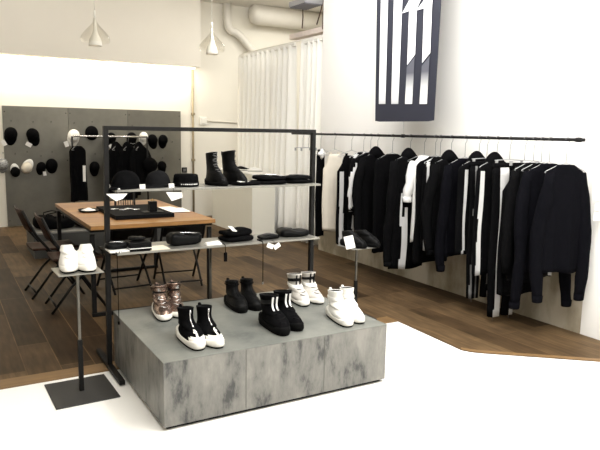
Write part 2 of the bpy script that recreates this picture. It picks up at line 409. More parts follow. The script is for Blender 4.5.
pair(['pale grey boot with striped straps, left one of its pair at back of plinth', 'pale grey boot with striped straps, right one of its pair at back of plinth'],
     [((290, 296), (304, 306)), ((304, 294), (320, 304))], ZS, .175, HIGH, (GLEA, WRUB, RUB), 'pale grey strapped boots', hs=.03,
     straps=[(.45, .56, WLEA)], bars=(.6, .97, .013, .008, FABC), laces=(.25, .42, 3, FABG), flare=.025)
pair(['plain white high-top sneaker at right end of plinth, left one of its pair', 'plain white high-top sneaker at right end of plinth, right one of its pair'],
     [((330, 314), (348, 327)), ((342, 311), (361, 324))], ZS, .172, HIGH, (WLEA, WRUB, FABC), 'white high-top sneakers', hs=.036, laces=(.3, .5, 3, WLEA), straps=[(.62, .72, WLEA)], tab=WLEA)
pair(['white low sneaker with black tread on the front left stand, left one', 'white low sneaker with black tread on the front left stand, right one'],
     [((66.5, 263), (69, 275)), ((86, 262), (90, 274))], .7155, .118, LOW, (WLEA, WRUB, RUB), 'white low sneakers', hs=.03, laces=(.5, .72, 4, WLEA), name='low_sneaker', scale=1.02)
d = Vector((.86, -.5)).normalized()
for i, (lx, ly) in enumerate(((-.062, .09), (.055, .075))):
    lab = ['black shoe on stand behind plinth, the one against the white card', 'black shoe on stand behind plinth, the one nearer the clothes rail'][1 - i]
    h = Vector((S2[0] + lx, S2[1] + ly + .03))
    shoe(lab, h, h + Vector((.22, -.97)), S2Z + .0005, .135, LOW, (LEA, RUB, RUB), 1 if i else -1, 'black shoes on the rear stand', hs=.028, laces=(.45, .72, 4, FABC), name='low_shoe', scale=.88)
pc = thing('price_card', 'white price card leaning on the black shoes on rear stand', 'card', (S2[0] - .125, S2[1] - .1, S2Z + .006), -.35, rot=(-.2, -.2, -.3))
B((0, 0, .05), (.075, .002, .1)).build('card_sheet', PAPER, pc)
# tall lace boots on the upper shelf
for i, (px, yy, zz, dx) in enumerate(((207.5, 3.985, .262, .16), (222.5, 3.975, .275, .36))):
    x = W(px, 187, 1, yy).x
    shoe(['tall black lace-up boot on upper shelf, beside the lettered cap', 'tall black lace-up boot on upper shelf, beside the folded black cloth'][i], (x, yy), (x + dx, yy - 1), SU + .0005, zz, HIGH, (LEA, RUB, RUB), 1 if i else -1, 'tall black lace boots', hs=.028, laces=(.36, .95, 8, FABG if i == 0 else FABC), tab=FABC, name='lace_boot', cat='boot', scale=.8)

# ------------------------------------------------------------------ caps and hats
def cap_parts(r, crown=FAB, brim=FAB, bl=.07, h=.115, tagp=None, marks=None, button=True):
    b = MB(); rings = []
    for i in range(10):
        t = i / 9 * PI / 2
        cz, cr = math.sin(t) ** .9, math.cos(t) ** .8 if i < 9 else 0.02
        rings.append([(.088 * cr * math.cos(2 * PI * k / 32), .1 * cr * math.sin(2 * PI * k / 32), h * cz) for k in range(32)])
    b.loft(rings, True, True); b.build('crown', crown, r, smooth=True)
    if button: MB().lathe([(0, h + .006), (.006, h + .004), (.008, h - .001), (.008, h - .004)], 10).build('button', crown, r, smooth=True)
    if bl:
        b = MB(); top = []; n = 18
        rows = []
        for j in range(5):
            u = j / 4; row = []
            for i in range(n + 1):
                a = math.radians(20 + 140 * i / n)
                e = math.sin((a - math.radians(20)) / math.radians(140) * PI) ** .6
                x = math.cos(a) * (.086 + .006 * u); y = math.sin(a) * .098 + bl * u * e
                row.append((x, y, .008 - .35 * x * x * 6 * u - .012 * u * u))
            rows.append(row)
        b.loft(rows, False, False, closed=False); b.build('brim', brim, r, smooth=True, solid=.004)
    b = MB(); b.loft([[(1.01 * .088 * math.cos(2 * PI * k / 32), 1.01 * .1 * math.sin(2 * PI * k / 32), z) for k in range(32)] for z in (-.002, .02)], False, False)
    b.build('sweatband', crown, r, smooth=True, solid=.002)
    if marks:
        for (x, z, w_, h_) in marks:
            yy = .1 * math.sqrt(max(0, 1 - (x / .088) ** 2)) + .002
            B((x, yy * .99, z), (w_, .004, h_), (0, 0, -x * 9)).build('lettering_mark', WHT, r)
PY = 10.262   # front face of the steel panels
def wall_cap(label, px, py, crown=FAB, brim=FAB, roll=0, tagd=None, marks=None, bl=.07, s=1.0, tilt=0):
    p = W(px, py, 1, PY - .05)
    r = thing('cap', label, 'cap', (p.x, PY - .02, p.z), group='caps on the steel panels', rot=(PI / 2 + tilt, PI + roll, 0)); r.scale = (s,) * 3
    cap_parts(r, crown, brim, bl, marks=marks)
    if tagd:
        t = B((tagd[0], tagd[1], .05), (.06, .085, .002), (0, 0, tagd[2])).build('price_tag', PAPER, r)
    return r
wall_cap('black cap with white tag, first of the upper row from panel edge', 11, 134, roll=.1, tagd=(.09, .14, .6))
wall_cap('black cap with white tag, second of the upper row from panel edge', 33, 135, roll=-.25, tagd=(.1, .12, .8))
wall_cap('white cap with white tag above the long hanging black coat', 74, 136, WLEA, WLEA, .15, (.1, .14, .5))
wall_cap('round brimless black cap in upper row, behind the chrome rail', 92, 133, bl=0, s=1.1)
wall_cap('black cap in upper row with white tag, just beyond the rack post', 111.5, 138, roll=.1, tagd=(-.0, .16, .7), s=.85)
wall_cap('black cap with white lettering in upper row above the hanging clothes', 132, 138, marks=[(-.03, .07, .012, .05), (0, .085, .012, .05), (.03, .07, .012, .05)], s=.9)
wall_cap('white cap in upper row between two black caps', 144, 137, WLEA, WLEA, .1, s=.8)
wall_cap('black cap in upper row beside the white cap, second from the right end', 153, 140, roll=-.2, s=.9)
wall_cap('black cap at the right end of the upper row', 163.5, 140, roll=.05, s=.85)
wall_cap('grey striped white cap in lower row at the panel edge', 3, 164, mat('grey_stripe_fabric', (190, 190, 188), .8, 0, .7, 18, (1, 6, 1), contrast=.06), FABG, .1, s=.8)
wall_cap('black cap with white strap in lower row, next to the cream cap', 15.5, 172, FAB, WLEA, PI - .1, s=.75)
wall_cap('cream cap in lower row', 27, 168, CREAM, WLEA, PI + .5, s=.85)
wall_cap('small narrow black cap in lower row, right of the cream cap', 41.5, 167, roll=.2, s=.75, tagd=(-.08, .12, .3))
wall_cap('round black cap in lower row, left of the panel seam', 52, 165, roll=0, s=.95, bl=.04)
wall_cap('black cap in lower row right of the long hanging coat', 95, 167, roll=.05, s=.85, bl=.08)
wall_cap('black cap at the right end of the lower row', 162.5, 166, roll=-.1, s=.8)

# caps on the upper shelf
def shelf_cap(label, px, y, rz, s, **k):
    x = W(px, 187, 1, y).x
    r = thing('cap', label, 'cap', (x, y, SU + .003), rz, 'hats on the upper shelf'); r.scale = (s,) * 3
    cap_parts(r, **k)
    return r
c1 = shelf_cap('large domed black cap on upper shelf beside the rack post', 126, 3.87, PI * .8, .98, h=.105)
c2 = shelf_cap('charcoal domed cap on upper shelf between large cap and lettered hat', 158, 3.88, PI * .7, .86, crown=FABC, brim=FABC)
for r_, pxs in ((c1, (117, 197, 16, .5)), (c2, (174, 197, 12, .35))):
    p = W(pxs[0], pxs[1], 1, RY - .162)
    b = MB(); ww = .062 if r_ is c1 else .05
    inv = Matrix.LocRotScale(r_.location, r_.rotation_euler, r_.scale).inverted()
    ps = [Vector((p.x - ww, p.y, SU - .018)), Vector((p.x + ww, p.y, SU - .02)), Vector((p.x + ww * .55, p.y, SU - .05)), Vector((p.x - ww * .1, p.y, SU - .062)), Vector((p.x - ww * .5, p.y, SU - .045))] if r_ is c1 else \
         [Vector((p.x - ww, p.y, SU - .02)), Vector((p.x + ww, p.y, SU - .024)), Vector((p.x + ww * 1.1, p.y, SU - .055)), Vector((p.x - ww * .3, p.y, SU - .075))]
    b.loft([[tuple(inv @ q) for q in ps], [tuple(inv @ (q + Vector((0, .0015, 0)))) for q in ps]])
    b.build('hanging_swing_tag', PAPER, r_)
    MB().tube([inv @ Vector((p.x, p.y, SU - .022)), inv @ Vector((p.x, RY - .155, SU + .002)), inv @ Vector((p.x, RY - .09, SU + .006))], .0015, 5).build('tag_string', FAB, r_)
hx = W(186, 187, 1, 3.86)
ht = thing('hat', 'flat-topped black hat with white lettering band on the upper shelf', 'hat', (hx.x, 3.86, SU + .0005), .0, 'hats on the upper shelf')
ht.scale = (.92, .92, .86)
b = MB(); b.lathe([(.085, 0), (.088, .03), (.086, .06), (.083, .082), (.074, .09), (.0, .092)], 40); b.build('crown', FAB, ht, smooth=True)
b = MB(); b.lathe([(.0895, .004), (.0905, .012), (.0905, .028), (.0895, .034)], 40); b.build('hat_band', LEA, ht, smooth=True)
for i, wd in enumerate((.006, .004, .007, .01, .007, .008, .005, .009, .008, .01)):
    a = -2.25 + i * .145
    B((math.cos(a) * .0912, math.sin(a) * .0912, .0195), (wd, .002, .007), (0, 0, a + PI / 2)).build('lettering_mark', WHT, ht)
for (px, lab) in ((142.5, 'small white price card between the two domed caps'), (171.5, 'small white price card beside the lettered hat')):
    x = W(px, 187, 1, 3.76).x
    tag(B((x, 3.76, SU + .014), (.034, .003, .027), (-.2, 0, 0)).build('price_card', PAPER), lab, 'card')

# ------------------------------------------------------------------ soft goods on the shelves
def soft(name, label, cat, loc, rz, d, m, group, seed, fold=1, zipm=None, flap=None, z=0):
    rnd = random.Random(seed)
    r = thing(name, label, cat, loc, rz, group)
    n, k = 36, 9
    for L_ in range(fold):
        hz = d[2] / fold; z0 = L_ * hz
        sx = d[0] * (1 - .06 * L_) / 2; sy = d[1] * (1 - .1 * L_) / 2
        ph = [rnd.uniform(0, 6.28) for _ in range(4)]
        rings = []
        for i in range(k):
            t = i / (k - 1); e = (1 - abs(2 * t - 1) ** 2.6) ** .45 if 0 < t < 1 else 0
            e = .72 + .28 * e
            ring = []
            for j in range(n):
                a = 2 * PI * j / n; ca, sa = math.cos(a), math.sin(a)
                q = 1 + .03 * math.sin(3 * a + ph[0]) + .025 * math.sin(5 * a + ph[1])
                x = sx * e * q * math.copysign(abs(ca) ** .55, ca); y = sy * e * q * math.copysign(abs(sa) ** .55, sa)
                zz = z0 + hz * t * (1 + .18 * math.sin(3.1 * x / d[0] * 2 + ph[2]) * (t))
                ring.append((x, y, zz))
            rings.append(ring)
        # top surface closed by shrinking rings
        last = rings[-1]
        for q in (.7, .4, .1):
            rings.append([(x * q, y * q, zz + hz * .05 * (1 - q)) for x, y, zz in last])
        b = MB(); b.loft(rings); b.build('body' if fold == 1 else 'folded_layer', m, r, smooth=True)
    if zipm:
        zt = d[2] * 1.06 + .004
        MB().tube([(-d[0] * .34, -d[1] * .1, zt), (-d[0] * .1, -d[1] * .16, zt + .002), (d[0] * .12, -d[1] * .2, zt), (d[0] * .3, -d[1] * .3, zt - .006)], .003, 6).build('zipper', zipm, r, smooth=True)
    if flap:
        B((flap[0], flap[1], d[2] * 1.0 + .012), (.045, .06, .002), (.5, .2, .3)).build('price_tag', PAPER, r)
    return r
def onshelf(px, y, z): return (W(px, 187 if z > 1 else 243, 1, y).x, y, z + .0005)
soft('glove', 'flat black glove lying on upper shelf right of the boots', 'glove', onshelf(247, 3.80, SU), .1, (.2, .10, .022), FAB, None, 1)
tag(B(Vector(onshelf(243, 3.77, SU)) + Vector((0, 0, .027)), (.07, .04, .002), (.05, .0, .2)).build('price_card', PAPER), 'white card lying on the flat black glove', 'card')
soft('folded_garment', 'folded black garment with white zipper line on the upper shelf', 'clothing', onshelf(269, 3.86, SU), -.1, (.23, .2, .055), FAB, None, 2, 2, CHROME)
soft('folded_garment', 'folded black garment at right end of the upper shelf', 'clothing', onshelf(296, 3.88, SU), .05, (.21, .2, .05), FAB, None, 3, 2, FABG)
# middle shelf
def box_item(name, label, cat, px, y, d, m, rz=0, lid=None, extra=None):
    x, yy, zz = onshelf(px, y, SM)
    r = thing(name, label, cat, (x, yy, zz), rz)
    span(-d[0] / 2, d[0] / 2, -d[1] / 2, d[1] / 2, 0, d[2]).build('body', m, r, bevel=.004)
    if lid: span(-d[0] / 2 - .001, d[0] / 2 + .001, -d[1] / 2 - .001, d[1] / 2 + .001, d[2] * .3, d[2] * .38).build('edge_line', lid, r)
    return r
wb = box_item('wallet', 'black wallet on a white card at left end of middle shelf', 'wallet', 118, 3.81, (.13, .14, .012), PAPER)
soft('purse', 'crumpled black purse on the white card, left end of middle shelf', 'purse', Vector(onshelf(116, 3.83, SM)) + Vector((0, 0, .013)), .1, (.13, .1, .035), LEA, None, 5, zipm=CHROME)
bx = box_item('jewellery_box', 'black box with thin white line on the middle shelf', 'box', 138, 3.80, (.135, .13, .055), LEA, 0, WHT)
soft('clasp_purse', 'small black purse resting on the white-lined box', 'purse', Vector(onshelf(137, 3.82, SM)) + Vector((0, 0, .056)), .3, (.10, .08, .022), LEA, None, 6)
tag(B(Vector(onshelf(157, 3.80, SM)) + Vector((0, 0, .002)), (.125, .14, .003)).build('card_sheet', mat('cream_card', (232, 224, 202), .6, 0, .03)), 'cream card lying flat on the middle shelf', 'card')
soft('waist_bag', 'black rolled leather pouch in the middle of the middle shelf', 'bag', onshelf(184, 3.86, SM), .12, (.23, .12, .07), LEA, None, 7, zipm=CHROME)
p = onshelf(214, 3.78, SM)
b = MB(); b.loft([[(-.06, -.03, 0), (.05, -.03, 0), (.05, .03, 0), (-.06, .03, 0)], [(-.055, -.02, .012), (.03, -.012, .022), (.03, .012, .022), (-.055, .02, .012)]])
tag(b.build('folded_tissue', PAPER, loc=p), 'folded white tissue on middle shelf between the black bags', 'tissue')
sb = soft('shoulder_bag', 'soft black bag with white tag on the middle shelf', 'bag', onshelf(236, 3.86, SM), .1, (.23, .17, .075), FAB, None, 8, 2, flap=(-.05, -.04))
soft('wallet', 'thin black wallet with grey zip on middle shelf', 'wallet', onshelf(268, 3.83, SM), .1, (.15, .1, .028), LEA, None, 9, zipm=FABG)
cl = soft('clutch_bag', 'flat black clutch bag at right end of middle shelf', 'bag', onshelf(292, 3.88, SM), -.12, (.22, .19, .045), LEA, None, 10)
# straps hanging over the shelf edge
def strap(label, px, y0, y1, w_, m, tip=False):
    a = W(px, y0, 1, RY - .156); c = W(px, y1, 1, RY - .156)
    r = thing('hanging_strap', label, 'strap', (a.x, RY - .156, SM))
    b = MB(); b.tube([(0, .09, .003), (0, .012, .004), (0, 0, -.004), (0, -.001, -.05), (0.001, 0, c.z - SM)], .004, 6, sq=(w_ / .008, .5)); b.build('webbing', m, r)
    if tip: B((0, 0, c.z - SM - .02), (.022, .012, .06)).build('tassel', m, r, bevel=.004)
    else: B((0, 0, c.z - SM - .008), (.011, .007, .02)).build('strap_end', CHROME if w_ > .008 else m, r, bevel=.002)
strap('long black strap hanging from left end of middle shelf', 117, 254, 322, .007, FAB)
strap('black strap hanging from middle shelf below the zipped wallet', 263, 243, 282, .010, FAB)
strap('short black tassel strap hanging below the soft bag', 225.5, 247, 254, .008, FAB, True)
p = W(274, 244, 1, RY - .157)
r = thing('swing_tag', 'white swing tags dangling below the right end of middle shelf', 'tag', p)
for i, (dx, dz, ro) in enumerate(((-.03, -.01, .4), (.02, -.015, -.5))):
    B((dx, -.003 - .003 * i, dz), (.05, .0015, .032), (0, ro, 0)).build('tag_card', PAPER, r)
MB().tube([(0, 0, 0), (0, -.001, SM - p.z), (0, .03, SM - p.z + .002)], .0012, 5).build('tag_string', FAB, r)

# ------------------------------------------------------------------ table zone
tb = thing('work_table', 'wooden-topped work table with black steel sled frame', 'table', (1.51, 5.79, .006))
for i in range(9):
    y0 = -.845 + i * .1878
    c_ = (i * 37) % 5 * 5
    span(-.515, .515, y0, y0 + .1874, .712, .744).build('top_board', mat('oiled_table_wood_%d' % c_, (170 - c_, 124 - c_, 66 - c_ // 2), .45, 0, .5, 4, (1, 16, 16), col2=(112 - c_, 76 - c_, 38)), tb, bevel=.0015)
for y in (-.76, .80):
    for x in (-.49, .49):
        span(x - .017, x + .017, y - .017, y + .017, .03, .67).build('leg', BLK, tb, bevel=.002)
    span(-.51, .51, y - .02, y + .017, 0, .03).build('sled_bar', BLK, tb, bevel=.002)
    span(-.51, .51, y - .02, y + .017, .685, .712).build('apron', BLK, tb, bevel=.002)
for x in (-.49, .49):
    span(x - .017, x + .017, -.743, .783, .685, .712).build('apron', BLK, tb, bevel=.002)
TZ = .7505
# black display tray with jewellery
tc_ = [pxz(q, TZ + .035) for q in ((107, 203), (128.5, 214), (162, 213.5), (140, 201))]
x0 = sum(q[0] for q in tc_) / 4; y0 = sum(q[1] for q in tc_) / 4
tr = thing('display_tray', 'wide black display board with jewellery on the wooden table', 'tray', (1.50, 5.52, TZ))
span(-.25, .25, -.32, .42, 0, .035).build('board', mat('black_felt', (15, 15, 16), .9, 0, .2, 40, spec=.1), tr, bevel=.003)
rbx = thing('ring_block', 'small black cube holding a ring on the display board', 'display block', (1.60, 5.34, TZ + .0355))
span(-.09, .09, -.06, .06, 0, .006).build('block_foot', LEA, rbx, bevel=.002)
span(-.032, .032, -.032, .032, .006, .095).build('cube', LEA, rbx, bevel=.003)
GOLD = mat('gold', (225, 190, 130), .25, 1, .1)
b = MB(); ring = [(math.cos(2 * PI * k / 20) * .010, 0, math.sin(2 * PI * k / 20) * .010 + .103) for k in range(21)]
b.tube(ring, .0028, 6); b.build('gold_ring', GOLD, rbx, smooth=True)
for i, (x, y, t) in enumerate(((1.33, 5.62, 'first'), (1.39, 5.55, 'second'), (1.45, 5.60, 'third'), (1.50, 5.53, 'fourth'))):
    b = MB(); b.tube([(math.cos(2 * PI * k / 24) * .022, math.sin(2 * PI * k / 24) * .022, .005) for k in range(25)], .004, 6)
    b.tube([(math.cos(2 * PI * k / 16) * .012 + .03, math.sin(2 * PI * k / 16) * .012, .005) for k in range(17)], .003, 6)
    o = b.build('bracelet', CHROME, loc=(x, y, TZ + .036), smooth=True)
    tag(o, 'silver bracelet on the black display board, %s from the board corner' % t, 'bracelet', 'bracelets on the display board')
dsh = thing('small_dish', 'black dish with white tissue at left side of wooden table', 'dish', (1.165, 5.86, TZ))
b = MB(); b.loft([outline(0, -.1, .1, .075, 3, 0), outline(.018, -.115, .115, .09, 3, 0), outline(.018, -.108, .108, .083, 3, 0), outline(.006, -.095, .095, .07, 3, 0)]); b.build('dish_body', LEA, dsh)
b = MB(); b.loft([[(math.cos(2 * PI * k / 14) * r_ * (1 + .2 * math.sin(3 * k)), math.sin(2 * PI * k / 14) * r_ * (1 + .25 * math.cos(5 * k)), z_) for k in range(14)] for r_, z_ in ((.055, .008), (.05, .018), (.03, .024), (.008, .034))]); b.build('tissue', PAPER, dsh)
for i, (q, rz) in enumerate((((1.87, 5.77), .15), ((1.90, 5.62), -.1))):
    tag(B((q[0], q[1], TZ + .002 + .004 * i), (.21, .297, .003), (0, 0, rz)).build('paper_sheet', PAPER), ['white paper stack on table, further from the camera', 'white paper sheet on table right of the black board'][i], 'paper')
b = MB()
for k in range(7):
    x = 1.46 + k * .022
    b.tube([(x, 6.0, TZ + .19), (x, 5.99, TZ + .1), (x + .004, 5.98, TZ + .012)], .004, 5)
r = thing('necklace_display', 'small black necklace stand with hanging chains on the table', 'display stand', (1.53, 6.0, TZ))
MB().tube([(-.1, 0, .19), (.1, 0, .19)], .009, 8).build('crossbar', BLK, r)
for x in (-.09, .09): span(x - .008, x + .008, -.008, .008, .008, .19).build('upright', BLK, r)
span(-.11, .11, -.05, .05, 0, .008).build('base', BLK, r)
for k in range(7):
    x = -.066 + k * .022
    MB().tube([(x, -.012, .18), (x + .003, -.014, .1), (x + .004, -.013, .02)], .0035, 5).build('chain', FABC, r)

def chair(label, x, y, rz, seatm, group, hgt=.83, sh=.44):
    r = thing('folding_chair', label, 'chair', (x, y, .006), rz, group)
    k = hgt / .83
    for sx in (-1, 1):
        X = sx * .2
        MB().tube([(X, .22, .0), (X, .0, .36 * k), (X, -.17, .60 * k), (X, -.27, hgt)], .012, 8).build('front_leg', BLK, r, smooth=True)
        MB().tube([(X * .88, .15, sh - .02), (X * .88, -.06, .22 * k), (X * .88, -.22, .0)], .011, 8).build('rear_leg', BLK, r, smooth=True)
    for (yy, zz) in ((.17, .09 * k), (-.185, .06 * k)):
        MB().tube([(-.19, yy, zz), (.19, yy, zz)], .008, 6).build('cross_bar', BLK, r, smooth=True)
    b = MB(); n = 10
    rows = []
    for j in range(5):
        yy = -.19 + j * .095
        rows.append([(-.185 + .37 * i / n, yy, sh - .012 * math.sin(PI * i / n) - .006 * math.sin(PI * j / 4)) for i in range(n + 1)])
    b.loft(rows, False, False, closed=False); b.build('seat', seatm, r, smooth=True, solid=.018)
    b = MB(); rows = []
    for j in range(4):
        t = j / 3; zz = hgt - .2 * k + .2 * k * t; yy = -.195 - .075 * t
        rows.append([(-.19 + .38 * i / n, yy - .02 * math.sin(PI * i / n), zz) for i in range(n + 1)])
    b.loft(rows, False, False, closed=False); b.build('backrest', seatm, r, smooth=True, solid=.014)
CHW = mat('dark_stained_wood', (50, 31, 23), .6, 0, .4, 6, (8, 1, 8), spec=.12)
chair('dark brown folding chair at left side of table, nearer the camera', .95, 5.42, -PI / 2, CHW, 'folding chairs at the table', .79)
chair('dark brown folding chair at left side of table, farther along', .86, 5.98, -PI / 2 + .05, CHW, 'folding chairs at the table', .79)
chair('low black folding chair tucked under table behind the domed caps', 1.48, 5.85, .1, BLK, 'folding chairs at the table', .66, .38)
chair('low black folding chair tucked under the right end of table', 2.0, 5.84, -.1, BLK, 'folding chairs at the table', .66, .38)

# low bench with bags at the back
bn = thing('low_bench', 'low grey bench behind the table with black bags on it', 'bench', (1.75, 7.95, .006))
span(-.85, .85, -.34, .34, 0, .28).build('carcass', mat('grey_laminate', (62, 62, 59), .55, 0, .1, 4), bn, bevel=.004)
span(-.86, .86, -.35, .35, .28, .30).build('bench_top', mat('pale_laminate', (112, 110, 104), .5, 0, .08, 4), bn, bevel=.003)
def bag(label, x, y, d, seed):
    r = soft('duffel_bag', label, 'bag', (x, y, .3065), .05, d, FAB, 'black bags on the low bench', seed)
    for sy in (-1, 1):
        MB().tube([(-d[0] * .22, sy * d[1] * .2, d[2] * .95), (-d[0] * .2, sy * d[1] * .26, d[2] * 1.35), (0, sy * d[1] * .28, d[2] * 1.5), (d[0] * .2, sy * d[1] * .26, d[2] * 1.35), (d[0] * .22, sy * d[1] * .2, d[2] * .95)], .008, 6).build('handle', LEA, r, smooth=True)
bag('plump black bag on left end of low bench', 1.17, 7.95, (.46, .36, .13), 21)
bag('flatter black bag on low bench beside the plump one', 1.62, 7.93, (.42, .36, .12), 22)
bag('black bag on low bench farthest from the chairs', 2.1, 7.98, (.4, .34, .16), 23)

# ------------------------------------------------------------------ steel panels with hooks
STEEL = mat('mottled_steel', (128, 125, 114), .36, .4, .35, 1.6, col2=(92, 90, 82))
edges = [.862, 1.78, 2.69, 3.585]
names = ['grey steel wall panel by the table chairs, nearest the camera', 'grey steel wall panel behind the long hanging coat, middle of three', 'grey steel wall panel next to the cream wall and conduit']
hooks = [[(11, 121), (33, 122), (51, 122), (3, 153), (15, 154), (27, 152), (41, 156), (52, 152)], [(74, 123), (92, 122), (111.5, 127), (95, 154)], [(132, 126), (144, 127), (153, 129), (163.5, 130), (172, 142), (162.5, 158)]]
for i in range(3):
    r = thing('steel_panel', names[i], 'wall panel', ((edges[i] + edges[i + 1]) / 2, 10.28, 0))
    wd = edges[i + 1] - edges[i]
    span(-wd / 2 + .002, wd / 2 - .002, -.018, .018, .02, 1.805).build('sheet', STEEL, r, bevel=.002)
    for (px, py) in hooks[i]:
        p = W(px, py, 1, PY - .02)
        lx, lz = p.x - r.location.x, p.z
        MB().tube([(lx, -.018, lz), (lx, -.05, lz - .004), (lx, -.056, lz + .012)], .0045, 6).build('hook', BLK, r, smooth=True)
    for z in (.1, 1.0, 1.72):
        for sx in (-1, 1):
            MB().tube([(sx * (wd / 2 - .03), -.0175, z), (sx * (wd / 2 - .03), -.021, z)], .008, 8).build('screw', BLK, r)

# ------------------------------------------------------------------ hanging clothes
HANGM = mat('polished_wire', (168, 168, 168), .35, .3, .1)
HOOKM = mat('hook_wire', (120, 120, 120), .4, .3, .1)
def hanger(label, root, yaw, clip=False, group='wire hangers on the black rail', dr=.035):
    r = thing('wire_hanger', label, 'hanger', root, yaw, group)
    pts = [(.0, .0, -.13 - dr), (.0, .0, -.05), (.012, 0, -.032)]
    for k in range(9):
        a = -.6 + k / 8 * 3.9
        pts.append((math.cos(a) * .0165, 0, math.sin(a) * .0165))
    MB().tube(pts, .0022, 6).build('hook', HOOKM, r, smooth=True)
    if clip:
        MB().tube([(-.15, 0, -.135 - dr), (0, 0, -.128 - dr), (.15, 0, -.135 - dr)], .003, 6).build('crossbar', HANGM, r, smooth=True)
        for sx in (-.13, .13): B((sx, 0, -.150 - dr), (.02, .014, .035)).build('clip', HANGM, r, bevel=.002)
    else:
        MB().tube([(0, 0, -.13 - dr), (.08, 0, -.152 - dr), (.165, 0, -.19 - dr), (.17, 0, -.197 - dr), (.155, 0, -.2 - dr), (-.155, 0, -.2 - dr), (-.17, 0, -.197 - dr), (-.165, 0, -.19 - dr), (-.08, 0, -.152 - dr), (0, 0, -.13 - dr)], .0025, 6).build('shoulder_wire', HANGM, r, smooth=True)
    return r
def garment(name, label, cat, root, yaw, zb, mats, w_=.22, dep=.032, sleeve=None, hood=0, rule=None, flare=.0, neck=.06, seed=0, slim=0, cuffs=None, tags=None, smat=None, srule=None, tank=False, group='clothes on the black rail'):
    rnd = random.Random(seed); ph = [rnd.uniform(0, 6.28) for _ in range(6)]
    r = thing(name, label, cat, root, yaw, group)
    n = 56
    zs = [(-.142, neck, .8), (-.15, neck + .018, .9), (-.165, neck + (w_ - neck) * .35, 1), (-.185, neck + (w_ - neck) * .72, 1), (-.205, w_ * .93, 1), (-.225, w_, 1)]
    if tank: zs = [(-.185, w_ * .45, .7), (-.2, w_ * .55, .9), (-.225, w_ * .6, 1), (-.27, w_ * .66, 1), (-.32, w_ * .85, 1)]
    L = zb - root[2]
    z1 = zs[-1][0]
    m_ = 22
    rings = []
    for z, a, q in zs: rings.append((z, a, dep * q))
    for i in range(1, m_ + 1):
        t = i / m_
        z = z1 + (L - z1) * t
        a = w_ * (1 - slim * math.sin(PI * min(t * 1.1, 1)) * .25 + flare * t)
        rings.append((z, a, dep * (1 + .25 * t)))
    out = []
    for (z, a, bb) in rings:
        tt = min(max((z1 - z) / .5, 0), 1); ring = []
        for k in range(n):
            u = 2 * PI * k / n; cu, su = math.cos(u), math.sin(u)
            f = 1 + tt * (.16 * math.sin(7 * u + ph[0] + z * 2) + .12 * math.sin(11 * u + ph[1]))
            x = a * math.copysign(abs(cu) ** .8, cu) + tt * .006 * math.sin(z * 9 + ph[2])
            y = bb * f * math.copysign(abs(su) ** .75, su) + tt * .008 * math.sin(5 * x / w_ + ph[3] + z * 3)
            zz = z + (.008 * math.sin(3 * u + ph[4]) if z == rings[-1][0] else 0)
            ring.append((x, y, zz))
        out.append(ring)
    b = MB(); b.loft(out, True, True, fmi=rule); b.build('body', mats, r, smooth=True)
    if tank:
        for sx in (-1, 1):
            MB().tube([(sx * w_ * .38, 0, -.2), (sx * w_ * .36, 0, -.165), (sx * w_ * .36, 0, -.162)], .014, 8, sq=(1.2, .5)).build('shoulder_strap', mats[0], r, smooth=True)
    if sleeve:
        sl = sleeve - root[2]
        for sx in (-1, 1):
            sl2 = sl + rnd.uniform(-.02, .03)
            pts = []; rad = []
            for i in range(12):
                t = i / 11
                pts.append((sx * (w_ * .86 + .045 * min(t * 3, 1) + .012 * math.sin(t * 7 + ph[5])), -.006 - .018 * t + .012 * math.sin(t * 6 + ph[2] + sx), -.20 + (sl2 + .20) * t))
                rad.append((.035 + .028 * min(t * 4, 1)) * (1 - .34 * t) + .004 * math.sin(t * 20 + ph[1]))
            q = MB(); q.tube(pts, rad, 14, sq=(1, .72))
            if srule:
                for fi, f in enumerate(q.f):
                    c = [sum(q.v[v][a] for v in f) / len(f) for a in range(3)]
                    q.mi[fi] = 1 if srule(*c) else 0
            o = q.build('sleeve', smat or mats, r, smooth=True)
            e = Vector(pts[-1])
            MB().tube([e + Vector((0, 0, .045)), e + Vector((0, 0, .0)), e + Vector((0, 0, -.006))], [rad[-1] + .003, rad[-1] + .001, rad[-1] - .004], 14, sq=(1, .72)).build('cuff', cuffs or mats[0], o, smooth=True)
    if hood:
        b = MB(); rr = []
        for (z, a, bb, ox) in ((-.185, .105, .045, 0), (-.15, .09, .055, -.005), (-.12, .068, .05, -.01), (-.095, .045, .038, -.012), (-.08, .026, .024, -.012), (-.073, .008, .01, -.012)):
            rr.append([(ox + a * math.cos(2 * PI * k / 20), .012 + bb * math.sin(2 * PI * k / 20) * (1 + .1 * math.sin(3 * 2 * PI * k / 20)), z * 1 - (1 - hood) * .03) for k in range(20)])
        b.loft(rr); b.build('hood', mats[0], r, smooth=True)
    for tg in (tags or []):
        B((tg[0], -dep * 1.7, tg[1]), (tg[2], .003, tg[3]), (0, tg[4], 0)).build('price_tag', PAPER, r)
    return r
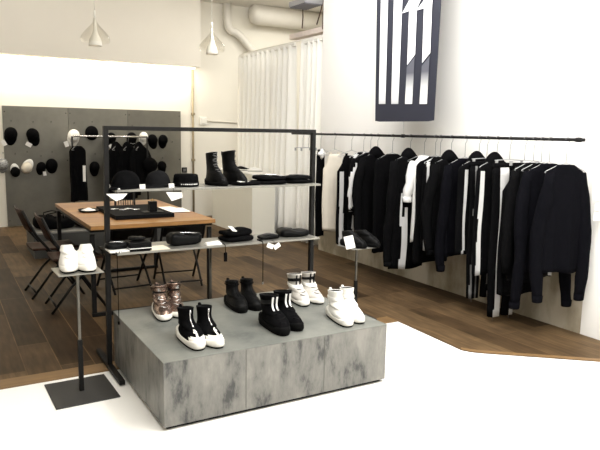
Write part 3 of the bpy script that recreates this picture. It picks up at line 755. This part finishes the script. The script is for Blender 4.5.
def trousers(label, root, yaw, zb, mats, rule, seed=0, w_=.17):
    r = thing('trousers', label, 'trousers', root, yaw, 'clothes on the black rail')
    L = zb - root[2]
    b = MB(); b.loft([[(w_ * math.cos(2 * PI * k / 32), .028 * math.sin(2 * PI * k / 32), z) for k in range(32)] for z in (-.155, -.2)], True, True); b.build('waistband', mats[0], r, smooth=True)
    for sx in (-1, 1):
        rings = []
        for i in range(20):
            t = i / 19; a = .085 - .03 * t; bb = .03
            z = -.19 + (L + .19) * t
            rings.append([(sx * (w_ * .5 - .01 + .0 * t) + a * math.copysign(abs(math.cos(2 * PI * k / 24)) ** .8, math.cos(2 * PI * k / 24)) + .006 * math.sin(t * 9 + sx),
                           bb * math.sin(2 * PI * k / 24) * (1 + .2 * math.sin(8 * PI * k / 24 + t * 4)), z) for k in range(24)])
        q = MB(); q.loft(rings, True, True, fmi=(lambda x, y, z, c=sx: rule(x - c * (w_ * .5), y, z)) if rule else None)
        o = q.build('trouser_leg', mats, r, smooth=True)
        MB().tube([(sx * w_ * .5, -.01, L + .005), (sx * w_ * .5, -.012, L - .03)], .003, 6).build('drawcord', FABG, o)
    return r
RX, RZ = 3.88, 1.475
def RYp(px): return W(px, 137, 0, RX).y
def zpx(px, py, y): return W(px, py, 1, y).z
rl = thing('clothes_rail', 'long black hanging rail along the white wall carrying clothes', 'rail', (RX, 4.85, RZ))
MB().tube([(0, 2.81 - 4.85, 0), (0, 6.95 - 4.85, 0)], .012, 12).build('tube', BLK, rl, smooth=True)
for px in (403, 579):
    y = RYp(px) - 4.85
    MB().tube([(0, y, .012), (0, y, CEIL - RZ)], .003, 6).build('suspension_wire', CHROME, rl)
    MB().tube([(0, y - .02, 0), (0, y + .02, 0)], .017, 12).build('coupling', BLK, rl, smooth=True)
y = 6.6 - 4.85
MB().tube([(0, y, 0), (4.18 - RX, y, 0)], .009, 8).build('wall_bracket', BLK, rl)

def hang(px, hl, yaw, clip=False):
    root = (RX, RYp(px), RZ)
    hanger('thin chrome hanger holding ' + hl, root, yaw, clip)
    return (root[0], root[1], root[2] - .035)
BW = [FAB, mat('off_white_fabric', (205, 204, 202), 0.85, 0, 0.1, 12)]
def stripes(k, duty=.45, off=0): return lambda x, y, z: 1 if ((x * k + off) % 1) < duty else 0
r0 = hang(335, 'the long cream dress', -.1)
garment('dress', 'long sleeveless cream dress at the far end of the rail', 'dress', r0, -.3, zpx(333, 230, r0[1]), [CREAM], .13, .03, seed=1, tank=True)
r0 = hang(352, 'the black and white striped dress', -.07)
garment('dress', 'black scoop-neck tank dress with white vertical stripes', 'dress', r0, -.07, zpx(350, 243, r0[1]), BW, .17, .028, seed=2, tank=True, rule=lambda x, y, z: 1 if z < -.36 and ((x * 9 + .3) % 1) < .42 else 0)
r0 = hang(364, 'the striped tunic', -.07)
garment('tunic', 'black and white striped tunic showing below a short black jacket', 'clothing', r0, -.07, zpx(364, 234, r0[1]), BW, .17, .026, seed=3, rule=stripes(9, .45, .2))
r0 = hang(371, 'the short jacket with white sleeve stripe', -.06)
garment('jacket', 'short black jacket with white stripe down each sleeve', 'jacket', r0, -.06, zpx(370, 214, r0[1]), BW, .2, .03, sleeve=zpx(370, 212, r0[1]), seed=4, srule=lambda x, y, z: y < -.03 and z < -.26)
r0 = hang(378, 'the black coat with raised collar', -.06)
garment('coat', 'black coat with raised collar peak, left of the zip-print hoodie', 'coat', r0, -.06, zpx(388, 238, r0[1]), [FAB], .21, .03, sleeve=zpx(385, 235, r0[1]), hood=1, seed=5)
r0 = hang(393, 'the plain black jersey top', -.06)
garment('jersey_top', 'plain black jersey top squeezed between coat and zip-print hoodie', 'top', r0, -.06, zpx(398, 250, r0[1]), [FAB], .2, .028, seed=6)
r0 = hang(411, 'the hoodie with white printed stripes', -.07)
garment('hoodie', 'long black hoodie with white bars printed down its front', 'hoodie', r0, -.07, zpx(415, 266, r0[1]), BW, .2, .034, sleeve=zpx(405, 262, r0[1]), hood=1, seed=7,
        rule=lambda x, y, z: 1 if y < 0 and ((-.075 < x < -.03 and z < -.62) or (-.105 < x < -.092 and z < -.5) or (-.03 < x < 0 and -.52 < z < -.40)) else 0)
r0 = hang(425, 'the narrow white shirt', -1.2)
garment('shirt', 'narrow white shirt turned edgeways among the black hoodies', 'shirt', r0, -1.2, zpx(425, 242, r0[1]), [WHT], .1, .03, sleeve=zpx(418, 206, r0[1]), seed=8, neck=.04)
r0 = hang(436, 'the long black tee', -.06)
garment('long_tee', 'long black tee right beside the narrow white shirt', 'top', r0, -.06, zpx(433, 261, r0[1]), [FAB], .2, .026, seed=9)
r0 = hang(441, 'the white-edged black vest', -.07)
garment('vest', 'black vest with narrow white front edge beside the long black tee', 'top', r0, -.07, zpx(440, 248, r0[1]), BW, .18, .02, seed=10, rule=lambda x, y, z: 1 if y < 0 and -.15 < x < -.12 else 0)
r0 = hang(452, 'the black hooded jacket', -.08)
garment('hooded_jacket', 'plain black hooded jacket with pointed hood in mid rail', 'jacket', r0, -.1, zpx(455, 254, r0[1]), [FAB], .2, .03, sleeve=zpx(455, 250, r0[1]), hood=1, seed=11)
r0 = hang(466, 'the soft black sweater', -.06)
garment('sweater', 'soft black sweater with long hanging sleeves in mid rail', 'sweater', r0, -.06, zpx(464, 254, r0[1]), [FABN], .2, .032, sleeve=zpx(470, 266, r0[1]), seed=12)
r0 = hang(480, 'the hooded jacket with white stripes', -.08)
garment('hooded_jacket', 'black hooded jacket with two white vertical stripes', 'jacket', r0, -.1, zpx(478, 252, r0[1]), BW, .2, .03, hood=1, seed=13, rule=lambda x, y, z: 1 if y < 0 and (-.155 < x < -.125 or -.05 < x < -.025) and z < -.22 else 0)
r0 = hang(488, 'the long grey-striped trousers', -.1, True)
trousers('long black trousers with grey side stripes reaching low', r0, -.1, zpx(484, 296, r0[1]), [FAB, FABG], lambda x, y, z: 1 if (-.035 < x < -.02 or .015 < x < .03) else 0, 14)
r0 = hang(498, 'the black jacket with pointed collar', -.08)
garment('jacket', 'black jacket with pointed collar right of the grey-striped trousers', 'jacket', r0, -.1, zpx(495, 272, r0[1]), BW, .19, .028, hood=1, seed=15, rule=lambda x, y, z: 1 if y < 0 and -.165 < x < -.13 and z < -.22 else 0)
r0 = hang(511, 'the white-panelled trousers', -.07, True)
trousers('long black trousers with white inner panel almost touching floor', r0, -.07, zpx(505, 314, r0[1]), BW, lambda x, y, z: 1 if x > -.01 else 0, 16)
r0 = hang(526, 'the black dungarees', -.1, True)
garment('dungarees', 'black dungarees with square straps beside the navy sweaters', 'clothing', r0, -.1, zpx(522, 292, r0[1]), [FAB], .19, .03, seed=17, tank=True)
r0 = hang(535, 'the black cardigan', -.15)
garment('cardigan', 'black long cardigan just behind the pair of navy-black sweaters', 'cardigan', r0, -.15, zpx(530, 280, r0[1]), [FAB], .18, .028, sleeve=zpx(530, 270, r0[1]), seed=18)
r0 = hang(543, 'the white-edged black shirt', -.2)
garment('shirt', 'black shirt with white edge squeezed behind the second navy sweater', 'shirt', r0, -.2, zpx(540, 276, r0[1]), BW, .17, .022, seed=23, rule=lambda x, y, z: 1 if x > .13 and z < -.6 else 0)
r0 = hang(551, 'the second navy-black sweater', -.22)
garment('sweater', 'navy-black sweater second from the near end of rail', 'sweater', r0, -.22, zpx(545, 270, r0[1]), [FABN], .2, .034, sleeve=zpx(548, 303, r0[1]), seed=19)
r0 = hang(568, 'the nearest navy-black sweater', -.26)
garment('sweater', 'navy-black sweater at the near end of rail with white labels beside it', 'sweater', r0, -.26, zpx(568, 270, r0[1]), [FABN], .165, .036, sleeve=zpx(570, 300, r0[1]), seed=20, tags=[(.245, -.36, .05, .06, .1), (.25, -.44, .05, .05, -.1), (.245, -.51, .05, .06, .05)])
# far end: empty clip hangers and a black belt with white rosette
for px, lb in ((303, 'empty chrome clip hanger at far end of rail beside the rack post'), (309, 'empty chrome clip hanger on rail nearest the curtain')):
    hanger(lb, (RX, RYp(px), RZ), .3, True)
r0 = hang(321, 'the black slip with white rosette', .2)
g = garment('slip_dress', 'narrow black slip with white rosette seen behind the rack post', 'dress', r0, .2, zpx(318, 236, r0[1]), [FAB], .06, .02, seed=25, neck=.03)
b = MB(); b.loft([[(math.cos(2 * PI * k / 16) * q * (1 + .25 * math.cos(4 * 2 * PI * k / 16)) - .03, -.05 - dd, -.19 + math.sin(2 * PI * k / 16) * q * (1 + .25 * math.cos(4 * 2 * PI * k / 16))) for k in range(16)] for q, dd in ((.02, -.01), (.055, .0), (.04, .02), (.012, .03))]); b.build('rosette', WHT, g, smooth=True)

# clothes rail at the back
BY = 9.78
xa, xb = W(72, 137, 1, BY).x, W(147, 137, 1, BY).x
zr = W(110, 137, 1, BY).z
br_ = thing('chrome_rail', 'slim chrome clothes rail in front of the steel panels', 'rail', ((xa + xb) / 2, BY, .006))
hw = (xb - xa) / 2
MB().tube([(-hw, 0, zr), (hw, 0, zr)], .014, 10).build('bar', CHROME, br_, smooth=True)
for sx in (-1, 1):
    MB().tube([(sx * hw, 0, 0.03), (sx * hw, 0, zr)], .013, 10).build('upright', BLK, br_, smooth=True)
    MB().tube([(sx * hw, -.22, .014), (sx * hw, .22, .014)], .014, 8).build('foot', BLK, br_, smooth=True)
def bhang(px, lb):
    root = (W(px, 137, 1, BY).x, BY, zr + .006)
    hanger('thin chrome hanger holding ' + lb, root, .9, group='hangers on the back rail', dr=0); return root
r0 = bhang(77, 'the long black coat at back')
garment('coat', 'long black coat with white tag hanging alone on the back rail', 'coat', r0, .5, .42, [FAB], .14, .05, seed=31, tags=[(.04, -.55, .05, .24, .02)], group='clothes on the chrome rail')
for i, (px, w_, lb, zb) in enumerate(((117, .15, 'left', .5), (128, .16, 'middle', .42), (140, .17, 'right', .55))):
    r0 = bhang(px, 'the %s one of three black jackets at back' % lb)
    garment('jacket', 'black jacket on chrome back rail, %s one of three bunched together' % lb, 'jacket', r0, .35 + .1 * i, zb, [FAB], w_, .05, sleeve=zb + .05, hood=1, seed=40 + i, group='clothes on the chrome rail')
p = W(150, 165, 1, BY - .1)
b = MB(); b.lathe([(0, .05), (.06, .048), (.11, .02), (.12, -.01), (.1, -.03), (0, -.04)], 28)
o = b.build('beret', FAB, loc=(p.x, BY - .12, p.z), rot=(PI / 2 - .1, 0, .1), smooth=True)
tag(o, 'round black beret hanging against the jackets on back rail', 'hat')

# ------------------------------------------------------------------ curtain, counter, back-wall fittings
def curtain(label, y0, y1, amp, k, seed, lean=0):
    r = thing('curtain', label, 'curtain', (4.28, (y0 + y1) / 2, 0))
    n = 140; rows = []
    for j in range(10):
        t = j / 9; z = .03 + (2.66 - .03) * (1 - t); row = []
        for i in range(n + 1):
            u = i / n; y = y0 + (y1 - y0) * u - (y0 + y1) / 2
            x = amp * (.4 + .6 * t) * (math.sin(u * k * 2 * PI + .5 * math.sin(u * 9 + seed) + t * .4) + .3 * math.sin(u * k * 4.3 * PI + seed))
            row.append((x, y + lean * t * (1 if u > .5 else 0), z))
        rows.append(row)
    b = MB(); b.loft(rows, False, False, closed=False)
    b.build('drape', mat('sheer_white_curtain', (246, 244, 236), .85, 0, .02, 4, spec=.1), r, smooth=True, solid=.003)
    b = MB(); b.loft([[(.0 + dx, y, z) for (dx, y, z) in ((.012, y_, 2.69), (-.012, y_, 2.69), (-.012, y_, 2.64), (.012, y_, 2.64))] for y_ in (-(y1 - y0) / 2, (y1 - y0) / 2)]); b.build('header_tape', mat('sheer_white_curtain', (236, 234, 224)), r)
curtain('wide white pleated curtain behind the white counter', 7.62, 9.42, .075, 11, 1)
curtain('narrow white curtain beside the end of the white wall', 6.90, 7.42, .065, 4, 2)
tag(MB().tube([(4.28, 6.76, 2.70), (4.28, 9.3, 2.70)], .01, 8).build('curtain_rod', PLAST, smooth=True), 'thin white rod carrying the two white curtains', 'rod')
ct = thing('counter', 'tall white box counter in front of the wide curtain', 'counter', (3.95, 8.62, .006))
span(-.17, .19, -.73, .75, 0, .885).build('counter_body', mat('matt_white_board', (232, 229, 216), .6, 0, .03, 3), ct, bevel=.003)
span(-.175, .195, -.735, .755, .885, .90).build('counter_top', WLEA, ct, bevel=.002)
for i, (x, y, rz, m_, lb) in enumerate(((3.82, 8.95, 1, (WLEA, WRUB, RUB), 'white black-soled shoe on counter, farthest from the curtain'), (3.87, 8.66, .6, (LEA, WRUB, RUB), 'black white-soled shoe in the middle of counter'), (3.98, 8.45, .4, (WLEA, WRUB, RUB), 'white black-soled shoe on counter, nearest the curtain'))):
    shoe(lb, (x, y), (x + math.cos(rz - .6), y + math.sin(rz - .9)), .9065, .085, LOW, m_, 1, 'shoes on the counter', hs=.025, name='low_sneaker', scale=.72)
# conduit, switches
cd = thing('conduit', 'thin brown conduit pipe running down the back wall', 'pipe', (W(193, 110, 1, 10.27).x, 10.275, 0))
MB().tube([(0, 0, 0.01), (0, 0, 2.5)], .018, 10).build('pipe', mat('aged_conduit', (170, 155, 125), .5, .2, .3, 8), cd, smooth=True)
for py in (114, 160): B((0, -.004, W(193, py, 1, 10.27).z), (.06, .045, .04)).build('bracket', mat('aged_conduit', (170, 155, 125)), cd, bevel=.004)
p = W(203, 121, 1, 10.29)
sw = thing('wall_switch', 'square white wall switch right of the conduit', 'switch', p)
B((0, -.004, 0), (.13, .026, .13)).build('plate', PLAST, sw, bevel=.005); B((0, -.02, 0), (.06, .01, .08)).build('rocker', PLAST, sw, bevel=.003)
q = W(240, 123, 1, 10.28)
tag(MB().tube([(p.x + .08, 10.291, p.z), (q.x, 10.291, p.z - .02)], .010, 8).build('cable_trunking', mat('grey_trunking', (196, 190, 176), .6)), 'thin grey trunking running from the wall switch to curtain', 'cable')
p = W(184.3, 170, 1, 10.29)
so = thing('wall_socket', 'small black wall socket between steel panel and conduit', 'socket', p)
B((0, -.003, 0), (.09, .024, .09)).build('plate', BLK, so, bevel=.004); B((0, -.015, 0), (.05, .01, .05)).build('insert', FABG, so, bevel=.003)
# ducts on the back wall
GD = mat('grey_duct_paint', (226, 221, 210), .6, .1, .08, 4)
a, c, d_ = W(227, 2, 1, 10.2), W(227.5, 28, 1, 10.2), W(238, 33, 1, 10.2)
e_ = W(257, 56, 1, 10.2)
b = MB(); b.tube([(a.x, 10.2, CEIL), (c.x, 10.2, c.z + .1), (c.x + .01, 10.2, c.z + .02), (c.x + .06, 10.2, c.z - .04), (d_.x - .05, 10.2, d_.z + .01), (d_.x + .05, 10.2, d_.z - .05), (e_.x, 10.2, e_.z), (e_.x + .25, 10.2, e_.z - .5)], .068, 16)
tag(b.build('duct_pipe', GD, smooth=True), 'bent grey duct pipe high on the wall above the curtain', 'pipe')
a = W(262, 15, 1, 10.05)
b = MB(); R_ = .17
prof = [(.02, 0), (R_ * .6, .015), (R_ * .92, .06), (R_, .13), (R_, 1.5), (.02, 1.5)]
b.loft([[(z, r_ * math.cos(2 * PI * k / 28), r_ * math.sin(2 * PI * k / 28)) for k in range(28)] for r_, z in prof])
tag(b.build('air_duct', GD, loc=(W(250, 15, 1, 10.05).x, 10.05, a.z), smooth=True), 'fat rounded grey air duct above the curtain, under ceiling', 'duct')
# air conditioner grille, ledge and cables at the curtain corner
a0 = W(294, 0, 1, 7.0)
ac = thing('ceiling_grille', 'dark slatted ceiling air grille above the curtain corner', 'grille', (4.16, 7.03, 0))
zc = W(312, 6, 0, 4.16).z
span(-.20, .06, -.2, .2, zc, zc + .06).build('housing', mat('grey_housing', (165, 164, 166), .5, .3), ac, bevel=.004)
for i in range(9):
    span(-.19, .05, -.19 + i * .044, -.168 + i * .044, zc - .012, zc).build('slat', mat('dark_slat', (120, 120, 126), .5, .3), ac)
for sx in (-.17, .03): MB().tube([(sx, .0, zc + .06), (sx, .0, CEIL)], .006, 6).build('drop_rod', BLK, ac)
zl = W(305, 33, 0, 4.3).z
tag(span(4.26, 4.44, 6.78, 7.75, zl - .05, zl + .02).build('timber_ledge', mat('pale_brown_timber', (236, 222, 212), .6, 0, .3, 5), bevel=.006), 'pale brown timber ledge just above the narrow curtain', 'ledge')
for i, (p0, p1, lb) in enumerate(((6.84, 7.05, 'dark cable hanging from ceiling nearest the wall corner'), (6.80, 6.85, 'dark cable drooping straight down at the wall corner'), (7.35, 7.42, 'short dark cable hanging above the timber ledge'))):
    zt = CEIL if i < 2 else zl + .3
    o = MB().tube([(4.24, p0, CEIL), (4.25, p0 + .03, zl + .35), (4.26, (p0 + p1) / 2, zl + .2), (4.27, p1, zl + .06)] if i != 1 else [(4.22, p0, CEIL), (4.215, p0 + .01, 3.0), (4.205, p0 + .0, 2.75)], .009, 6).build('hanging_cable', mat('brown_cable', (84, 62, 50), .6), smooth=True)
    tag(o, lb, 'cable', 'cables above the curtain')

# ------------------------------------------------------------------ pendants
GL = bpy.data.materials.new('thin_clear_shade'); GL.use_nodes = True
nt = GL.node_tree; nt.nodes.remove(nt.nodes['Principled BSDF'])
mx = nt.nodes.new('ShaderNodeMixShader'); tr_ = nt.nodes.new('ShaderNodeBsdfTransparent'); gs = nt.nodes.new('ShaderNodeBsdfGlossy'); gs.inputs['Roughness'].default_value = .05
lw = nt.nodes.new('ShaderNodeLayerWeight'); lw.inputs['Blend'].default_value = .12
tr_.inputs[0].default_value = (.96, .95, .92, 1)
nt.links.new(lw.outputs['Facing'], mx.inputs[0]); nt.links.new(tr_.outputs[0], mx.inputs[1]); nt.links.new(gs.outputs[0], mx.inputs[2]); nt.links.new(mx.outputs[0], nt.nodes['Material Output'].inputs[0])
for (px, py, lb) in ((95.5, 46, 'white bell pendant lamp above the chairs side of table'), (212, 54.5, 'white bell pendant lamp in front of the bent duct')):
    p = W(px, py, 1, 5.8)
    r = thing('pendant_lamp', lb, 'lamp', p)
    MB().lathe([(.052, .0), (.055, .006), (.053, .03), (.046, .06), (.030, .09), (.018, .125), (.012, .17), (.009, .24)], 28).build('inner_shade', PLAST, r, smooth=True, solid=.003)
    MB().lathe([(.115, .03), (.125, .055), (.118, .085), (.09, .12), (.055, .155), (.028, .185), (.014, .215), (.010, .24)], 32).build('glass_shade', GL, r, smooth=True)
    MB().lathe([(0, .012), (.03, .008), (.045, .012), (.03, .03), (0, .035)], 20).build('bulb', emit('bulb_glow', (255, 236, 205), .6), r, smooth=True)
    spot('pendant_light', (p.x, p.y, p.z - .02), (p.x - .1, p.y, 0), 32, 62, .5, (1, .86, .66), .03)
    MB().tube([(0, 0, .24), (0, 0, .30)], .008, 10).build('stem', PLAST, r, smooth=True)
    MB().tube([(0, 0, .30), (0, 0, CEIL - p.z - .02)], .0035, 8).build('cord', PLAST, r, smooth=True)
    MB().lathe([(0, CEIL - p.z), (.05, CEIL - p.z), (.05, CEIL - p.z - .015), (.01, CEIL - p.z - .03), (0, CEIL - p.z - .03)], 20).build('ceiling_rose', PLAST, r, smooth=True)

# ------------------------------------------------------------------ banner
bn = thing('wall_banner', 'long black cloth banner with white vertical bars on the wall', 'banner', (3.83, 4.75, 1.61))
BX = 3.83
def bp(px, py):
    q = W(px, py, 0, BX); return (q.y - 4.75, q.z - 1.61)
b = MB(); rows = []
ztop = 3.3 - 1.61
(yl, _), (yr, _) = bp(375.3, 121), bp(434, 120.5)
ylt, yrt = bp(376.8, 0)[0], bp(441.5, 0)[0]
for j in range(16):
    t = j / 15; row = []
    for i in range(13):
        u = i / 12
        tt = min(t * ztop / 1.25, 1)
        y = (yl + (ylt - yl) * tt) * (1 - u) + (yr + (yrt - yr) * tt) * u
        row.append((-.006 * math.sin(u * PI) * (1 - t), y, t * ztop + (.008 if i in (0, 12) and j == 0 else 0)))
    rows.append(row)
b.loft(rows, False, False, closed=False)
b.build('cloth', mat('banner_black', (30, 32, 46), .75, 0, .15, 6), bn, solid=.004)
MB().tube([(0, yrt - .03, ztop), (0, ylt + .03, ztop)], .014, 10).build('hanging_bar', BLK, bn, smooth=True)
for yy in (yrt + .1, ylt - .1): MB().tube([(0, yy, ztop + .014), (0, yy, CEIL - 1.61)], .003, 6).build('hanging_cord', CHROME, bn)
def grad_mat(name, z0, c0, z1, c1):
    M = bpy.data.materials.new(name); M.use_nodes = True; nt = M.node_tree; bs = nt.nodes['Principled BSDF']; bs.inputs['Roughness'].default_value = .75
    tc = nt.nodes.new('ShaderNodeTexCoord'); sp = nt.nodes.new('ShaderNodeSeparateXYZ'); nt.links.new(tc.outputs['Object'], sp.inputs[0])
    mr = nt.nodes.new('ShaderNodeMapRange'); mr.inputs['From Min'].default_value = z0; mr.inputs['From Max'].default_value = z1; nt.links.new(sp.outputs['Z'], mr.inputs['Value'])
    mi = nt.nodes.new('ShaderNodeMixRGB'); nt.links.new(mr.outputs[0], mi.inputs[0]); mi.inputs[1].default_value = lin(c0); mi.inputs[2].default_value = lin(c1)
    nt.links.new(mi.outputs[0], bs.inputs['Base Color']); return M
def poly(pts, m_):
    v = [(-.0125,) + bp(*q) for q in pts]
    b = MB(); b.loft([v, [(-.0105, y, z) for _, y, z in v]]); b.build('printed_bar', m_, bn)
def ext(px, py, px2, py2, zt=1.62):   # carry a bar on upward beyond the frame
    return px
LB = grad_mat('bar_print_long', .10, (150, 150, 152), .30, (240, 240, 240))
SB = grad_mat('bar_print_short', .24, (225, 225, 223), .44, (85, 86, 95))
poly([(379.8, 104), (386.3, 104), (389, 0), (390, -30), (382.6, -30), (382, 0)], LB)
poly([(392.2, 104), (399.2, 104), (403.3, 0), (404.3, -30), (396.2, -30), (395, 0)], LB)
poly([(408.2, 65), (416, 54.5), (417.8, 9), (422, -1), (411, -1), (403.2, 13.5), (410.2, 11)], LB)
poly([(423.2, 63), (431.2, 53), (432.9, 8), (433.5, -1), (426, -1), (417.5, 10.5), (425, 8.5)], LB)
poly([(406, 104), (413, 104), (415.6, 57), (407.8, 67)], SB)
poly([(420.5, 104), (427.8, 104), (430.6, 56), (422.8, 66)], SB)
